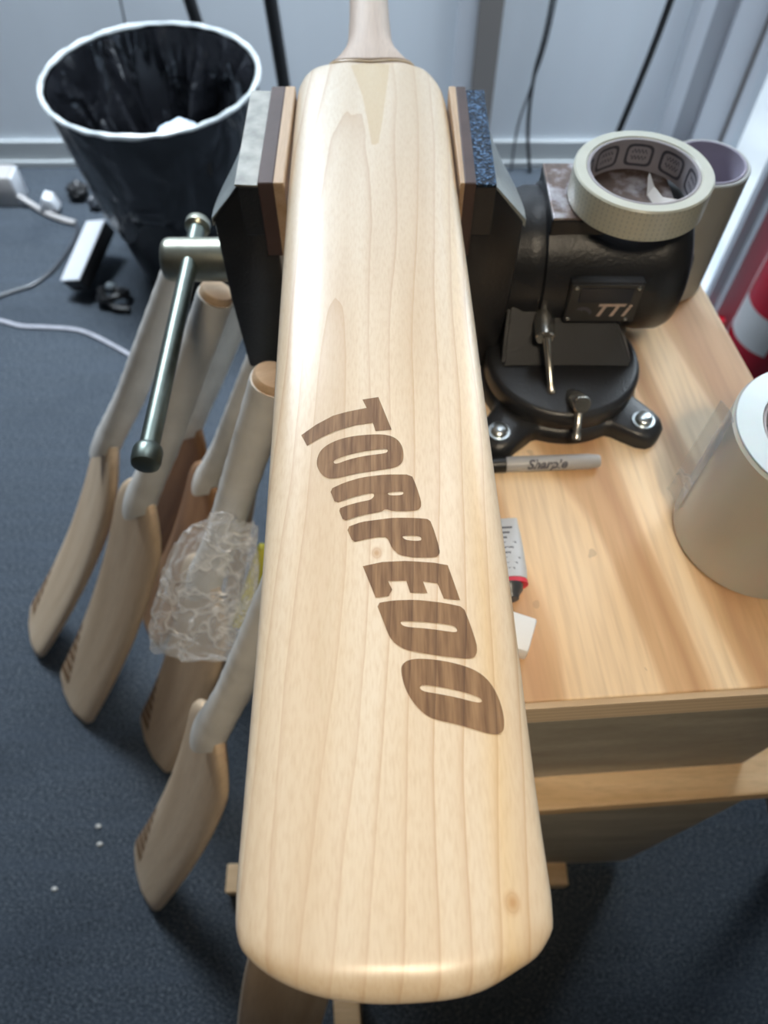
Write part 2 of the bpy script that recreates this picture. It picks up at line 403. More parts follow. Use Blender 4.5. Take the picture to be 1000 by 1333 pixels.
# ------------------------------------------------------------ the setting
def struct(name, bm, mat, parent=None, **k):
    o = obj(name, bm, mat, parent, smooth=False, **k)
    if not parent: o['kind'] = 'structure'
    return o
struct('floor', prism(nb(), [(-2.2, -1.6), (1.9, -1.6), (1.9, 1.24), (.72, 1.24), (.915, 1.9), (-2.2, 1.9)], 'z', -.03, 0), M['carpet'])
struct('ceiling', prism(nb(), [(-2.26, -1.66), (1.96, -1.66), (1.96, 1.26), (.74, 1.26), (.93, 1.96), (-2.26, 1.96)], 'z', 2.55, 2.6), M['ceiling'])
struct('wall_back', box(nb(), -2.2, .915, 1.9, 1.96, -.03, 2.55), M['wall'])
struct('wall_left', box(nb(), -2.26, -2.2, -1.6, 1.96, -.03, 2.55), M['dimwall'])
struct('wall_right', box(nb(), 1.9, 1.96, -1.6, 1.26, -.03, 2.55), M['dimwall'])
struct('wall_front', box(nb(), -2.26, 1.96, -1.66, -1.6, -.03, 2.55), M['dimwall'])
bm = nb(); box(bm, -2.2, .70, 1.888, 1.9, 0, .07, .003); box(bm, -2.2, .70, 1.879, 1.888, 0, .018, .002)
struct('baseboard_back', bm, M['skirt'])
# upright wall stiles
struct('trim_1', box(nb(), .170, .216, 1.872, 1.9, 0, 2.55, .002), M['trim'])
struct('trim_2', box(nb(), .216, .272, 1.862, 1.9, 0, 2.55, .002), M['taupe'])  # shadow side of the same stile, its shade put into the taupe
struct('trim_3', box(nb(), .712, .748, 1.855, 1.9, 0, 2.55, .002), M['trim'])
struct('trim_4', box(nb(), .748, .800, 1.865, 1.9, 0, 2.55, .002), M['alu'])
struct('trim_5', box(nb(), .800, .872, 1.850, 1.9, 0, 2.55, .002), M['trim'])
struct('trim_6', box(nb(), .872, .908, 1.840, 1.9, 0, 2.55, .002), M['taupe'])
# window high in the back wall that lets in the daylight
wn = thing('window_1', None, None, (-.55, 1.88, 1.45)); wn['kind'] = 'structure'
bm = nb()
for a in ((-1.31, -1.25, 1.40, 2.30), (-.35, -.29, 1.40, 2.30), (-1.31, -.29, 1.36, 1.42), (-1.31, -.29, 2.28, 2.34)): box(bm, a[0], a[1], 1.86, 1.905, a[2], a[3], .003)
obj('window_frame', bm, M['trim'], wn, smooth=False)
obj('window_pane', box(nb(), -1.25, -.35, 1.885, 1.89, 1.42, 2.28), M['glass'], wn, smooth=False)
# glazed bay at the right: a slanting glass panel and one facing the viewer, outdoors behind them
P0, P1, P2 = Vector((.905, 1.865)), Vector((.715, 1.235)), Vector((1.90, 1.235))
def glazed(name, A, B, doors):
    t = thing(name, None, None, (A.x, A.y, 0)); t['kind'] = 'structure'
    d = (B-A); L = d.length; d = d/L; rz = math.atan2(d.y, d.x)
    def seg(bm, a, b, z0, z1, th):
        c = A+d*(a+b)/2; return box(bm, c.x-(b-a)/2, c.x+(b-a)/2, c.y-th, c.y+th, z0, z1, .002, rz=rz)
    bm = nb(); seg(bm, 0, L, 0, .035, .022); seg(bm, 0, L, 2.10, 2.55, .022)
    for q in [.0]+doors+[L-.045]: seg(bm, q, q+.045, .035, 2.10, .020)
    obj('frame', bm, M['trim'], t, smooth=False)
    obj('pane', seg(nb(), .01, L-.01, .03, 2.11, .003), M['glass'], t, smooth=False)
P2 = Vector((1.25, 1.235)); glazed('window_2', P0, P1, []); glazed('door_1', P1, P2, [])
struct('wall_alcove', box(nb(), 1.25, 1.9, 1.20, 1.26, -.03, 2.55), M['dimwall'])
tag(obj('concrete_yard', prism(nb(), [(.925, 1.98), (.735, 1.262), (9, 1.262), (9, 12), (.925, 12)], 'z', -.06, -.004), M['concrete'], smooth=False), kind='structure')

# ------------------------------------------------------------ the plywood bench
bench = thing('workbench', 'plywood workbench with thick edged top, carrying the black vise', 'bench', (.14, .35, 0))
TOP = [(-.052, .1472), (.362, .174), (.303, .57), (.285, .62), (-.062, .62)]
obj('tabletop', prism(nb(), TOP, 'z', .6865, .72, .0012), M['ply'], bench, smooth=False)
obj('front_edge_band', box(nb(), -.0505, .3605, .1562, .1612, .6875, .7185, 0, rz=math.atan2(.028, .432)), M['plyedge'], bench, smooth=False)
obj('apron', box(nb(), -.045, .340, .163, .178, .48, .6865, .001, rz=.065), M['panel'], bench, smooth=False)
obj('shelf_rail', box(nb(), -.060, .400, .135, .19, .458, .482, .002, rz=.07), M['pine'], bench, smooth=False)
obj('lower_panel', box(nb(), -.045, .350, .143, .161, .02, .455, .001, rz=.035), M['panel'], bench, smooth=False)
obj('side_panel', box(nb(), .330, .348, .165, .60, .03, .455, .001), M['panel'], bench, smooth=False)
obj('side_panel', box(nb(), -.045, -.027, .165, .60, .03, .6865, .001), M['panel'], bench, smooth=False)
obj('upper_side_panel', box(nb(), .255, .273, .20, .60, .482, .6865, .001), M['panel'], bench, smooth=False)
obj('back_panel', box(nb(), -.042, .255, .582, .60, .03, .6865, .001), M['panel'], bench, smooth=False)
obj('foot_runner', box(nb(), -.225, .262, .112, .150, 0, .032, .002, rz=.02), M['pine'], bench, smooth=False)
obj('foot_runner', box(nb(), -.06, .34, .55, .595, 0, .03, .002), M['pine'], bench, smooth=False)
tl = obj('trestle_leg', tube(nb(), [(.392, .192, .450), (.607, .160, .0)], .020, 4, 0), M['darkpine'], smooth=False)
tag(tl, 'slanting brown timber leg on the dark carpet right of the bench', 'leg')

# ------------------------------------------------------------ main bat
LT = [(-.0061, 0), (-.0041, -.0219), (.0027, -.041), (.0075, -.0480), (.0114, -.0515), (.0191, -.0537), (.0367, -.0546), (.053, -.0548), (.0857, -.0552), (.1411, -.0560), (.2275, -.0583), (.3417, -.0617), (.4298, -.0640), (.50, -.0652), (.5419, -.0658), (.5650, -.0657), (.5746, -.0650), (.585, -.0625), (.5935, -.0585), (.601, -.0525), (.6072, -.0469)]
RT = [(-.0061, 0), (-.0041, .0273), (.0036, .0465), (.0075, .0535), (.0114, .0574), (.0179, .0610), (.0284, .0614), (.042, .0607), (.0674, .0598), (.1411, .0582), (.2275, .0555), (.3417, .0525), (.4298, .0499), (.50, .0484), (.5308, .0475), (.555, .0463), (.5681, .0445), (.5834, .0395), (.595, .0340), (.6072, .0274)]
def soften(T):      # same outline, resampled with a smooth cubic in sqrt(distance from the toe)
    S = [(math.sqrt(max(y+.0061, 0)), v) for y, v in T]; n = len(S); sl = [(S[i+1][1]-S[i][1])/(S[i+1][0]-S[i][0]) for i in range(n-1)]
    tg = [sl[0]]+[0 if sl[i-1]*sl[i] <= 0 else 2*sl[i-1]*sl[i]/(sl[i-1]+sl[i]) for i in range(1, n-1)]+[sl[-1]]; out = []
    for i in range(n-1):
        (a, p), (c, q) = S[i], S[i+1]; h = c-a
        for k in range(8):
            t = k/8; s = a+h*t
            out.append((s*s-.0061, p*(2*t**3-3*t*t+1)+tg[i]*h*(t**3-2*t*t+t)+q*(3*t*t-2*t**3)+tg[i+1]*h*(t**3-t*t)))
    return out+[T[-1]]
LT, RT = soften(LT), soften(RT)
def zt(q, t, n=3.2): return -t * (1 - (1 - min(abs(q), 1)**n)**(1/n))
def surf(x, y):
    l, r = interp(LT, y), interp(RT, y); q = (x - (l+r)/2) / ((r-l)/2)
    return .91 + zt(q, .018)
def blade_mesh(rows, nx=40):
    """rows: (pos, left, right, z top, half thickness up, down)"""
    bm = nb(); rings = []
    for s, l, r, z0, tu, td, put in rows:
        c, hw = (l+r)/2, (r-l)/2; rg = []
        for i in range(nx+1):
            q = math.cos(PI - PI*i/nx); q = math.copysign(abs(q)**.9, q)
            rg.append(bm.verts.new(put(c+q*hw, s, z0 + zt(q, tu))))
        for i in range(nx-1, 0, -1):
            q = math.cos(PI - PI*i/nx); rg.append(bm.verts.new(put(c+q*hw, s, z0 - tu - td*(1-abs(q)**1.7))))
        rings.append(rg)
    n = len(rings[0])
    for a, b in zip(rings, rings[1:]):
        for i in range(n): bm.faces.new((a[i], a[(i+1) % n], b[(i+1) % n], b[i]))
    bm.faces.new(rings[0]); bm.faces.new(rings[-1]); return bm
rows = []; ys = [-.0061+.00007*k*k for k in range(0, 22)] + [.028+.0125*k for k in range(43)] + [.568, .5735, .579, .5845, .590, .595, .600, .6045, .6072]
ys = sorted(set(round(y, 5) for y in ys))
for y in ys:
    e = min(1, max(0, (y+.0063)/.016)); f = (1-(1-e)**2.6)**(1/2.6)
    g_ = min(1, max(0, (.612-y)/.05)); g_ = .35+.65*(1-(1-g_)**2)**.5
    rows.append((y, interp(LT, y), interp(RT, y), .91-.018*(1-f)-.0095*max(0, (y-.588)/.0192)**1.3, max(.018*f, .0004), .017*f*g_, lambda x, s, z: (x, s, z)))
mb = thing('cricket_bat', 'large pale wooden cricket bat clamped in the vise, engraved TORPEDO', 'bat', (0, .25, .892))
mb['label'] = 'big pale wooden cricket bat held flat in the vise, TORPEDO burnt into its face'
obj('blade', blade_mesh(rows), M['bat'], mb, angle=75)
LET = [
('T',[(-0.0111,0.2532),(-0.0029,0.2549),(0.0038,0.2335),(-0.0043,0.2326),(-0.0056,0.2378),(-0.014,0.2365),(-0.024,0.233),(-0.0318,0.2288),(-0.0381,0.2245),(-0.0415,0.2315),(-0.0344,0.2373),(-0.0258,0.2428),(-0.0186,0.2452),(-0.0089,0.2476)],[]),
('O',[(-0.0329,0.2126),(-0.0324,0.2184),(-0.0301,0.2226),(-0.0252,0.2262),(-0.0181,0.2289),(-0.0096,0.2302),(-0.001,0.2306),(0.0041,0.2293),(0.0073,0.2266),(0.0093,0.2221),(0.0097,0.216),(0.0086,0.2125),(0.0058,0.2102),(-0.0009,0.2087),(-0.0106,0.2072),(-0.0175,0.2054),(-0.0237,0.2037),(-0.0279,0.2043),(-0.0311,0.2079)],[[(-0.0247,0.2132),(-0.024,0.2151),(-0.0192,0.2173),(-0.0108,0.2198),(-0.0009,0.2214),(0.0016,0.2212),(0.0019,0.2198),(0.0005,0.2186),(-0.0094,0.2172),(-0.0178,0.2148),(-0.023,0.2123)]]),
('R',[(-0.0258,0.1976),(-0.0188,0.2014),(-0.0106,0.2043),(0.0005,0.206),(0.0132,0.206),(0.0155,0.199),(0.0174,0.1908),(0.0173,0.1876),(0.0159,0.1857),(0.0112,0.185),(0.0045,0.185),(0.0007,0.1862),(-0.0016,0.1846),(-0.0076,0.1835),(-0.0129,0.182),(-0.0187,0.1797),(-0.0213,0.1865),(-0.0171,0.1884),(-0.0117,0.1901),(-0.0063,0.1914),(-0.0047,0.1933),(-0.0049,0.195),(-0.0077,0.195),(-0.0158,0.1926),(-0.0228,0.1895)],[[(0.0013,0.1956),(0.0086,0.1963),(0.0094,0.1953),(0.0083,0.194),(0.0025,0.1938)]]),
('P',[(-0.0173,0.1763),(-0.0102,0.1793),(-0.0022,0.1805),(0.0044,0.1815),(0.0151,0.1814),(0.0211,0.1808),(0.0229,0.1751),(0.0246,0.1676),(0.0252,0.1631),(0.0239,0.1611),(0.0211,0.1606),(0.0133,0.1605),(0.0069,0.1617),(0.0037,0.1651),(0.0014,0.1711),(-0.0035,0.171),(-0.0087,0.1699),(-0.0141,0.1683)],[[(0.0082,0.1719),(0.0155,0.1719),(0.017,0.1709),(0.0169,0.1691),(0.0109,0.1693),(0.0088,0.1704)]]),
('E',[(-0.0094,0.1561),(-0.0009,0.1582),(0.0094,0.1588),(0.0223,0.158),(0.0284,0.1569),(0.0308,0.1481),(0.033,0.1399),(0.0259,0.1404),(0.0234,0.1478),(0.0171,0.1486),(0.0189,0.1429),(0.0114,0.1431),(0.0098,0.1488),(0.0018,0.1487),(0.0036,0.1445),(0.002,0.1414),(-0.0036,0.1406)],[]),
('D',[(-0.0033,0.138),(0.0041,0.1394),(0.0141,0.1397),(0.0265,0.1383),(0.0343,0.1367),(0.0366,0.1292),(0.0389,0.1201),(0.0388,0.1163),(0.0375,0.1139),(0.0344,0.1132),(0.0254,0.1139),(0.0159,0.1153),(0.0088,0.1168),(0.0046,0.1195),(0.0022,0.1227),(-0.0002,0.1293)],[[(0.0068,0.1293),(0.0085,0.1297),(0.0163,0.1294),(0.0249,0.1286),(0.0297,0.1278),(0.031,0.1263),(0.0307,0.1248),(0.0272,0.1251),(0.0187,0.1263),(0.0102,0.1269),(0.0077,0.1277)]]),
('Q',[(0.0068,0.1082),(0.0077,0.1107),(0.0101,0.1124),(0.0147,0.113),(0.023,0.1124),(0.0324,0.1104),(0.0383,0.1081),(0.0428,0.1045),(0.046,0.0989),(0.0478,0.092),(0.0479,0.0868),(0.0471,0.0838),(0.0448,0.0824),(0.0411,0.0825),(0.0355,0.084),(0.0287,0.0859),(0.0197,0.0877),(0.0152,0.0903),(0.0108,0.0956),(0.008,0.1015)],[[(0.0144,0.101),(0.0158,0.1018),(0.0225,0.101),(0.0318,0.0991),(0.0381,0.0972),(0.0395,0.0959),(0.039,0.0949),(0.0362,0.095),(0.0293,0.0967),(0.0212,0.0982),(0.016,0.099),(0.0147,0.1)]]),

]
def conform(bm, fn, off=.00025):
    for v in bm.verts: v.co.z = fn(v.co.x, v.co.y) + off
    return bm
gx_ = [-.06+.004*i for i in range(31)]; gy_ = [.07+.01*i for i in range(20)]
LETTERS_2D = []
for k, o_, hs in LET:
    if k in 'OQ': o_ = chaikin(o_, 2)
    elif k in 'RPD': o_ = chaikin(chaikin(o_, 1), 1) if False else [q for a, b, c in zip(o_[-1:]+o_[:-1], o_, o_[1:]+o_[:1]) for q in ((b[0]*.82+a[0]*.18, b[1]*.82+a[1]*.18), (b[0]*.82+c[0]*.18, b[1]*.82+c[1]*.18))]
    hs = [chaikin(h, 2) for h in hs]; LETTERS_2D.append((o_, hs))
    bm = flatshape(o_, hs, gx_, gy_)
    obj('engraved_letter', conform(bm, surf), M['burnt'], mb, label='brown laser-burnt letter ' + ('O' if k == 'Q' else k))
W_ = [(-.0250, .585), (-.011, .5895), (.0040, .586), (.0028, .565), (.0011, .5421), (-.0012, .51), (-.0037, .4831), (-.0061, .4806), (-.0084, .4812), (-.0115, .51), (-.0156, .5421), (-.0205, .565)]
def surf2(x, y):
    l, r = interp(LT, y), interp(RT, y); q = (x - (l+r)/2) / ((r-l)/2)
    return .91 -.0095*max(0, (y-.588)/.0192)**1.3 + zt(q, .018)
obj('handle_splice', conform(flatshape(W_, [], gx_, [.48+.01*i for i in range(12)]), surf2, .00012), M['splice'], mb, label='yellower tapered handle splice')
# handle: flares out of the shoulders
bm = nb(); rings = []
for y, cx, hw, hz, cz in [(.560, -.0098, .036, .008, .893), (.582, -.0099, .0380, .0150, .8945), (.592, -.0100, .0385, .0160, .8945), (.602, -.0100, .0365, .0162, .894), (.610, -.0102, .0325, .0162, .8938), (.620, -.0105, .0270, .0161, .8935), (.634, -.0110, .0212, .016, .893), (.650, -.0115, .0182, .016, .893), (.690, -.0125, .0170, .0163, .893), (.76, -.0142, .0166, .0163, .893), (.86, -.0165, .0166, .0163, .893), (.885, -.017, .0175, .0170, .893), (.890, -.017, .0150, .0150, .893)]:
    rings.append([bm.verts.new((cx+hw*math.cos(2*PI*i/40), y, cz+hz*math.sin(2*PI*i/40))) for i in range(40)])
for a, b in zip(rings, rings[1:]):
    for i in range(40): bm.faces.new((a[i], a[(i+1) % 40], b[(i+1) % 40], b[i]))
bm.faces.new(rings[0]); bm.faces.new(rings[-1])
obj('handle', bm, M['handle'], mb, angle=60)
# raised collar lip where the handle meets the blade
HS = [(.582, .0380, .0150, .8945), (.592, .0385, .0160, .8945), (.602, .0365, .0162, .894), (.610, .0325, .0162, .8938), (.620, .0270, .0161, .8935)]
def hand(x, y):
    a, h_, z_ = (interp([(r_[0], r_[k]) for r_ in HS], y) for k in (1, 2, 3)); q = (x+.010)/a
    return z_+h_*math.sqrt(1-q*q) if abs(q) < 1 else 0
def lip(off, h):
    pts = []
    for i in range(25):
        t = i/24; x = -.0445+.0695*t; u = abs(t-.49)/.51
        y = .5895+.0150*u**1.6+off; pts.append((x, y, max(surf2(x, y), hand(x, y))+h))
    return pts
obj('shoulder_lip', tube(nb(), lip(0, .0), .0011, 8, 0), M['splice'], mb)
obj('shoulder_lip', tube(nb(), lip(.0035, .0002), .0010, 8, 0), M['handle'], mb)

# ------------------------------------------------------------ bench vise
V = thing('bench_vise', 'black cast iron bench vise bolted to the bench, gripping the bat', 'vise', (.148, .44, .72))
# jaws: section polygons in X,Z extruded along Y
def jaw(side):
    s = side
    poly = [(s*.0 + a, b) for a, b in ([(-.084, .899), (-.098, .899), (-.119, .873), (-.119, .800), (-.116, .728), (-.076, .728), (-.076, .860), (-.084, .866)] if s < 0 else
            [(.0610, .899), (.0745, .899), (.098, .872), (.098, .800), (.093, .728), (.056, .728), (.056, .860), (.0610, .866)])]
    bm = nb(); prism(bm, poly, 'y', .449, .566, .0022); return bm
def slim(bm, x0, sgn):      # the outer cheek slims down towards the back
    for v in bm.verts:
        k = min(1, max(0, (v.co.y-.47)/.09)); 
        if (v.co.x - x0)*sgn > 0: v.co.x = x0 + (v.co.x-x0)*(1-.75*k)
    return bm
jm = slim(jaw(-1), -.098, -1)
obj('moving_jaw', jm, M['iron'], V, angle=30)
obj('fixed_jaw', slim(jaw(1), .0745, 1), M['iron'], V, angle=30)
obj('jaw_cheek', prism(nb(), [(-.0985, .900), (-.1195, .874), (-.1195, .872), (-.0985, .898)], 'y', .4495, .4515), M['iron'], V)
def cheek(xs, z0, x1, z1, mat, name, label=None):
    # slanting cast cheek above the jaw block, rounded in plan
    bm = nb(); n = 10; top = []; bot = []
    for i in range(n+1):
        y = .4505+.1145*i/n; k = min(1, max(0, (y-.462)/.10)); o = x1+(xs-x1)*(k**1.3)*.88
        top.append(bm.verts.new((xs, y, z0))); bot.append(bm.verts.new((o, y, z1)))
    for i in range(n): bm.faces.new((top[i], top[i+1], bot[i+1], bot[i]))
    r = bmesh.ops.extrude_face_region(bm, geom=bm.faces[:])
    for v in r['geom']:
        if isinstance(v, bmesh.types.BMVert): v.co.z -= .006
    return obj(name, bm, mat, V, label=label)
cheek(-.0975, .9005, -.1205, .8745, M['grayiron'], 'jaw_shoulder', 'grey slanting jaw back on the left, sheen put into its colour')
cheek(.0742, .9005, .0995, .8735, M['grayiron'], 'jaw_shoulder', 'grey slanting jaw back on the right, sheen put into its colour')
ji = obj('jaw_insert', box(nb(), .0605, .0755, .4485, .5665, .862, .9000, .0008), M['iron'], V, smooth=False)
obj('hammered_top', box(nb(), .0607, .0753, .4487, .5663, .8998, .9018, .0005), M['hammer'], ji, smooth=False, label='black hammered top with blue sky glints in its colour')
obj('jaw_insert', box(nb(), -.0985, -.0835, .4485, .5665, .862, .8995, .0008), M['iron'], V, smooth=False)
# ragged strip of old tape on the left jaw
bm = nb(); L_, R_ = [], []
for i in range(24):
    y = .4495+.117*i/23
    L_.append(bm.verts.new((-.1000, y, .9012))); R_.append(bm.verts.new((-.0850+.003*random.random()+(.0035 if 9 < i < 15 else 0), y, .9006)))
for i in range(23): bm.faces.new((L_[i], L_[i+1], R_[i+1], R_[i]))
r = bmesh.ops.extrude_face_region(bm, geom=bm.faces[:])
for v in r['geom']:
    if isinstance(v, bmesh.types.BMVert): v.co.z -= .0012
obj('tape_strip', bm, M['oldtape'], V, label='ragged yellowed tape on the left jaw')
obj('leather_pad', box(nb(), -.0845, -.0735, .4475, .5685, .845, .9035, .0012), M['leather'], V, smooth=False)
obj('leather_pad', box(nb(), .0535, .0615, .4475, .5685, .845, .9035, .0012), M['leather'], V, smooth=False)
obj('wooden_pad', box(nb(), -.0740, -.0665, .4475, .5685, .845, .9035, .001), M['padwood'], V, smooth=False)
bm = box(nb(), .0490, .0540, .4475, .5685, .845, .9035, .001)
for v in bm.verts:
    if v.co.x < .052: v.co.x += .0022*(1-(v.co.y-.4475)/.121) - .0005
obj('wooden_pad', bm, M['padwood'], V, smooth=False)
# screw boss and its sliding bar
hub = obj('screw_boss', lathe(nb(), (-.116, .505, .796), (-1, 0, 0), [(0, .0175), (.060, .0175), (.064, .0165), (.066, .014)], 40), M['zinc'], V, loc=None)
bA, bB = Vector((-.158, .540, .8015)), Vector((-.1585, .300, .803)); bd = (bB-bA)
bar = obj('sliding_bar', lathe(nb(), bA, bd, [(0, .0068), (bd.length, .0068)], 28), M['bar'], V)
obj('bar_end', lathe(nb(), bB+bd.normalized()*-.006, bd, [(0, .0068), (.002, .0092), (.005, .0101), (.013, .0101), (.016, .0093), (.0175, .007)], 28), M['bar'], bar)
obj('bar_end', lathe(nb(), bA-bd.normalized()*.008, bd, [(0, .008), (.003, .0105), (.009, .0105), (.012, .0075)], 28), M['zinc'], bar)
# body
AX = Vector((0, .505, .80))
obj('slide_neck', lathe(nb(), (.085, .505, .80), (1, 0, 0), [(0, .050), (.020, .051), (.026, .0535), (.036, .0535), (.045, .052)], 64), M['grayiron'] if False else M['iron'], V)
obj('barrel', lathe(nb(), (.1215, .505, .80), (1, 0, 0), [(0, .052), (.002, .0565), (.012, .0575), (.085, .0575), (.088, .0585), (.104, .058), (.110, .055), (.115, .046), (.117, .030)], 72), M['iron'], V, angle=35)
kn = obj('rear_knob', lathe(nb(), (.236, .500, .800), (1, 0, 0), [(0, .010), (.004, .010), (.005, .0125), (.013, .0125), (.015, .008)], 8), M['iron'], V)
obj('anvil_block', prism(nb(), [(.4690, .790), (.4710, .858), (.5400, .858), (.5420, .790)], 'x', .1235, .217, .0015), M['iron'], V, smooth=False)
obj('anvil_face', box(nb(), .1240, .217, .4712, .5398, .8575, .8597, .0008), M['anvil'], V, smooth=False, label='worn bare steel anvil face')
# raised facet with the maker's plate
fz = Matrix.Translation((0, .505, .80)) @ Matrix.Rotation(R(0), 4, 'X')
obj('plate_boss', box(nb(), .1415, .1985, .4448, .4600, .7835, .8230, .002), M['iron'], V, smooth=False)
pl = obj('name_plate', box(nb(), .1430, .1970, .4440, .4452, .7852, .8213, .0004), M['platebase'], V, smooth=False)
obj('plate_field', box(nb(), .1500, .1905, .4435, .4441, .8045, .8185, .0002), M['plate'], pl, smooth=False)
def wall_text(bm, cx, y, cz):   # XY text -> XZ plane facing -Y
    for v in bm.verts: v.co = Vector((cx+v.co.x, y, cz+v.co.y))
    return bm
bm = nb()
for s_, dx in (('T', -.0108), ('T', -.0006), ('i', .0088)):
    t = text_bm(s_, .0165, .35, .0006)
    for v in t.verts: v.co.x += dx
    merge(bm, t)
obj('plate_lettering', wall_text(bm, .1795, .4437, .7965), M['logo'], pl, label='silver slanted letters TTi')
boar = [(-.0100, .0030), (-.0060, .0046), (-.001, .0040), (.003, .0012), (.0052, -.0020), (.0048, -.0048), (.0018, -.0055), (.0022, -.0030), (-.0008, -.0010), (-.0030, .0004), (-.0048, .0005), (-.0052, -.0015), (-.0066, -.0010), (-.0072, .0008), (-.0096, .0002), (-.0118, .0012)]
obj('plate_emblem', wall_text(flatshape([(x*.75, y*.75) for x, y in boar]), .1590, .4437, .7970), M['print'], pl, label='small grey crested emblem')
for x, z in ((.1462, .8187), (.1935, .8187), (.1452, .7882), (.1905, .7882)):
    obj('screw', lathe(nb(), (x, .4442, z), (0, -1, 0), [(0, .0020), (.0010, .0020), (.0018, .0012), (.002, .0006)], 16), M['chrome'], pl)
# swivel
bm = nb()
lo = [bm.verts.new(p) for p in ((.096, .424, .7530), (.204, .424, .7530), (.200, .480, .7530), (.098, .480, .7530))]
up = [bm.verts.new(p) for p in ((.100, .460, .795), (.180, .460, .795), (.188, .53, .790), (.098, .53, .790))]
bm.faces.new(lo); bm.faces.new(up)
for i in range(4): bm.faces.new((lo[i], lo[(i+1) % 4], up[(i+1) % 4], up[i]))
bmesh.ops.bevel(bm, geom=bm.edges[:], offset=.0025, segments=2, affect='EDGES')
obj('pedestal', bm, M['iron'], V, smooth=False)
SW = (.148, .437)
obj('swivel_disc', lathe(nb(), (*SW, .735), (0, 0, 1), [(0, .0625), (.002, .0635), (.014, .0635), (.017, .062), (.018, .058), (.0185, .02)], 72), M['iron'], V, angle=50)
# base flange with four ears: rounded star outline
bm = nb(); N = 120; ears = [(.092, .372), (.2095, .3835), (.203, .503), (.088, .497)]
def rad(a):
    r = .0655
    for ex, ey in ears:
        d = Vector((ex-SW[0], ey-SW[1])); aa = math.atan2(d.y, d.x); L = d.length
        da = (a-aa+PI) % (2*PI) - PI
        r = max(r, .0655+(L+.0165-.0655)*math.exp(-(da/.235)**4)*.999)
    return r
prof = [(.7203, 0), (.729, 0), (.7335, -.003), (.7355, -.010)]
rings = [[bm.verts.new((SW[0]+(rad(2*PI*i/N)+dr_)*math.cos(2*PI*i/N), SW[1]+(rad(2*PI*i/N)+dr_)*math.sin(2*PI*i/N), z)) for i in range(N)] for z, dr_ in prof]
for a, b in zip(rings, rings[1:]):
    for i in range(N): bm.faces.new((a[i], a[(i+1) % N], b[(i+1) % N], b[i]))
bm.faces.new(rings[0]); bm.faces.new(rings[-1])
obj('base_flange', bm, M['iron'], V, angle=50)
for ex, ey in ears:
    b_ = obj('base_bolt', lathe(nb(), (ex, ey, .7352), (0, 0, 1), [(0, .0090), (.0015, .0090), (.0016, .0068), (.0045, .0066), (.0058, .005), (.0062, .0015)], 24), M['bolt'], V)
# two lock levers
def lever(hub0, hub1, r, a, b):
    h = Vector(hub1)-Vector(hub0); L = h.length
    hb = obj('lock_hub', lathe(nb(), hub0, h, [(0, r*.8), (L*.35, r*.85), (L*.45, r), (L*.97, r), (L, r*.88)], 24), M['chrome'], V)
    d = Vector(b)-Vector(a); q = d.length
    obj('lock_lever', lathe(nb(), a, d, [(0, .0036), (.003, .0042), (.005, .0034), (q-.006, .0030), (q-.004, .0040), (q, .0036)], 18), M['chrome'], hb)
lever((.128, .458, .789), (.1265, .4265, .7835), .0078, (.1275, .432, .7865), (.134, .398, .752))
lever((.1495, .404, .745), (.1530, .3755, .7640), .0072, (.1525, .3835, .7640), (.1500, .358, .7430))

# ------------------------------------------------------------ rolls of tape
t1 = thing('filament_tape_roll', 'roll of woven filament tape lying flat on top of the vise', 'tape', (.187, .493, .8600))
obj('tape_winding', ring(nb(), (.187, .493, .8600), (0, 0, 1), .0405, .0500, .0245, 96), M['tapeside'], t1)
obj('cardboard_core', ring(nb(), (.187, .493, .8602), (0, 0, 1), .0382, .0405, .0238, 96, .0005), M['core'], t1)
bm = nb()
for k in range(9):      # printed rounded outlines with squiggles, wrapped on the core
    a0 = 2*PI*k/9; loops = []
    def wrap(pts, bm=bm, a0=a0):
        vs = [bm.verts.new((.187+.0380*math.cos(a0+x/.038), .493+.0380*math.sin(a0+x/.038), .8720+y)) for x, y in pts]; return vs
    pts = [(.0105*math.copysign(abs(math.cos(t))**.45, math.cos(t)), .0088*math.copysign(abs(math.sin(t))**.45, math.sin(t))) for t in [2*PI*i/28 for i in range(28)]]
    A, B = wrap(pts), wrap([(x*.80, y*.77) for x, y in pts])
    for i in range(28): bm.faces.new((A[i], A[(i+1) % 28], B[(i+1) % 28], B[i]))
    t = nb(); wav = [[(-.0058+.0116*i/24, s*.0026+.0013*math.sin(i*1.15+k+s)+w) for i in range(25)] for s in (-1, 1) for w in (0, .0011)]
    for A_, B_ in ((wav[0], wav[1]), (wav[2], wav[3])):
        va, vb = [t.verts.new((*p, 0)) for p in A_], [t.verts.new((*p, 0)) for p in B_]
        for i in range(24): t.faces.new((va[i], va[i+1], vb[i+1], vb[i]))
    for v in t.verts: x, y = v.co.x, v.co.y; v.co = Vector((.187+.0380*math.cos(a0-x/.038), .493+.0380*math.sin(a0-x/.038), .8720+y))
    merge(bm, t)
pm = obj('core_print', bm, M['print'], t1, smooth=False)
bm = nb(); 
q = [(.1905, .4905, .8795), (.1935, .4890, .866), (.1985, .4810, .8625), (.2055, .4800, .8640), (.2125, .4800, .8635)]
q2 = [(.1925, .4955, .8800), (.1990, .4950, .8690), (.2050, .4880, .8650), (.2115, .4860, .8650), (.2165, .4860, .8640)]
a = [bm.verts.new(p) for p in q]; b = [bm.verts.new(p) for p in q2]
for i in range(4): bm.faces.new((a[i], a[i+1], b[i+1], b[i]))
r = bmesh.ops.extrude_face_region(bm, geom=bm.faces[:])
for v in r['geom']:
    if isinstance(v, bmesh.types.BMVert): v.co.z += .0006
obj('tape_end', bm, M['white'], t1, label='folded glossy end of tape')

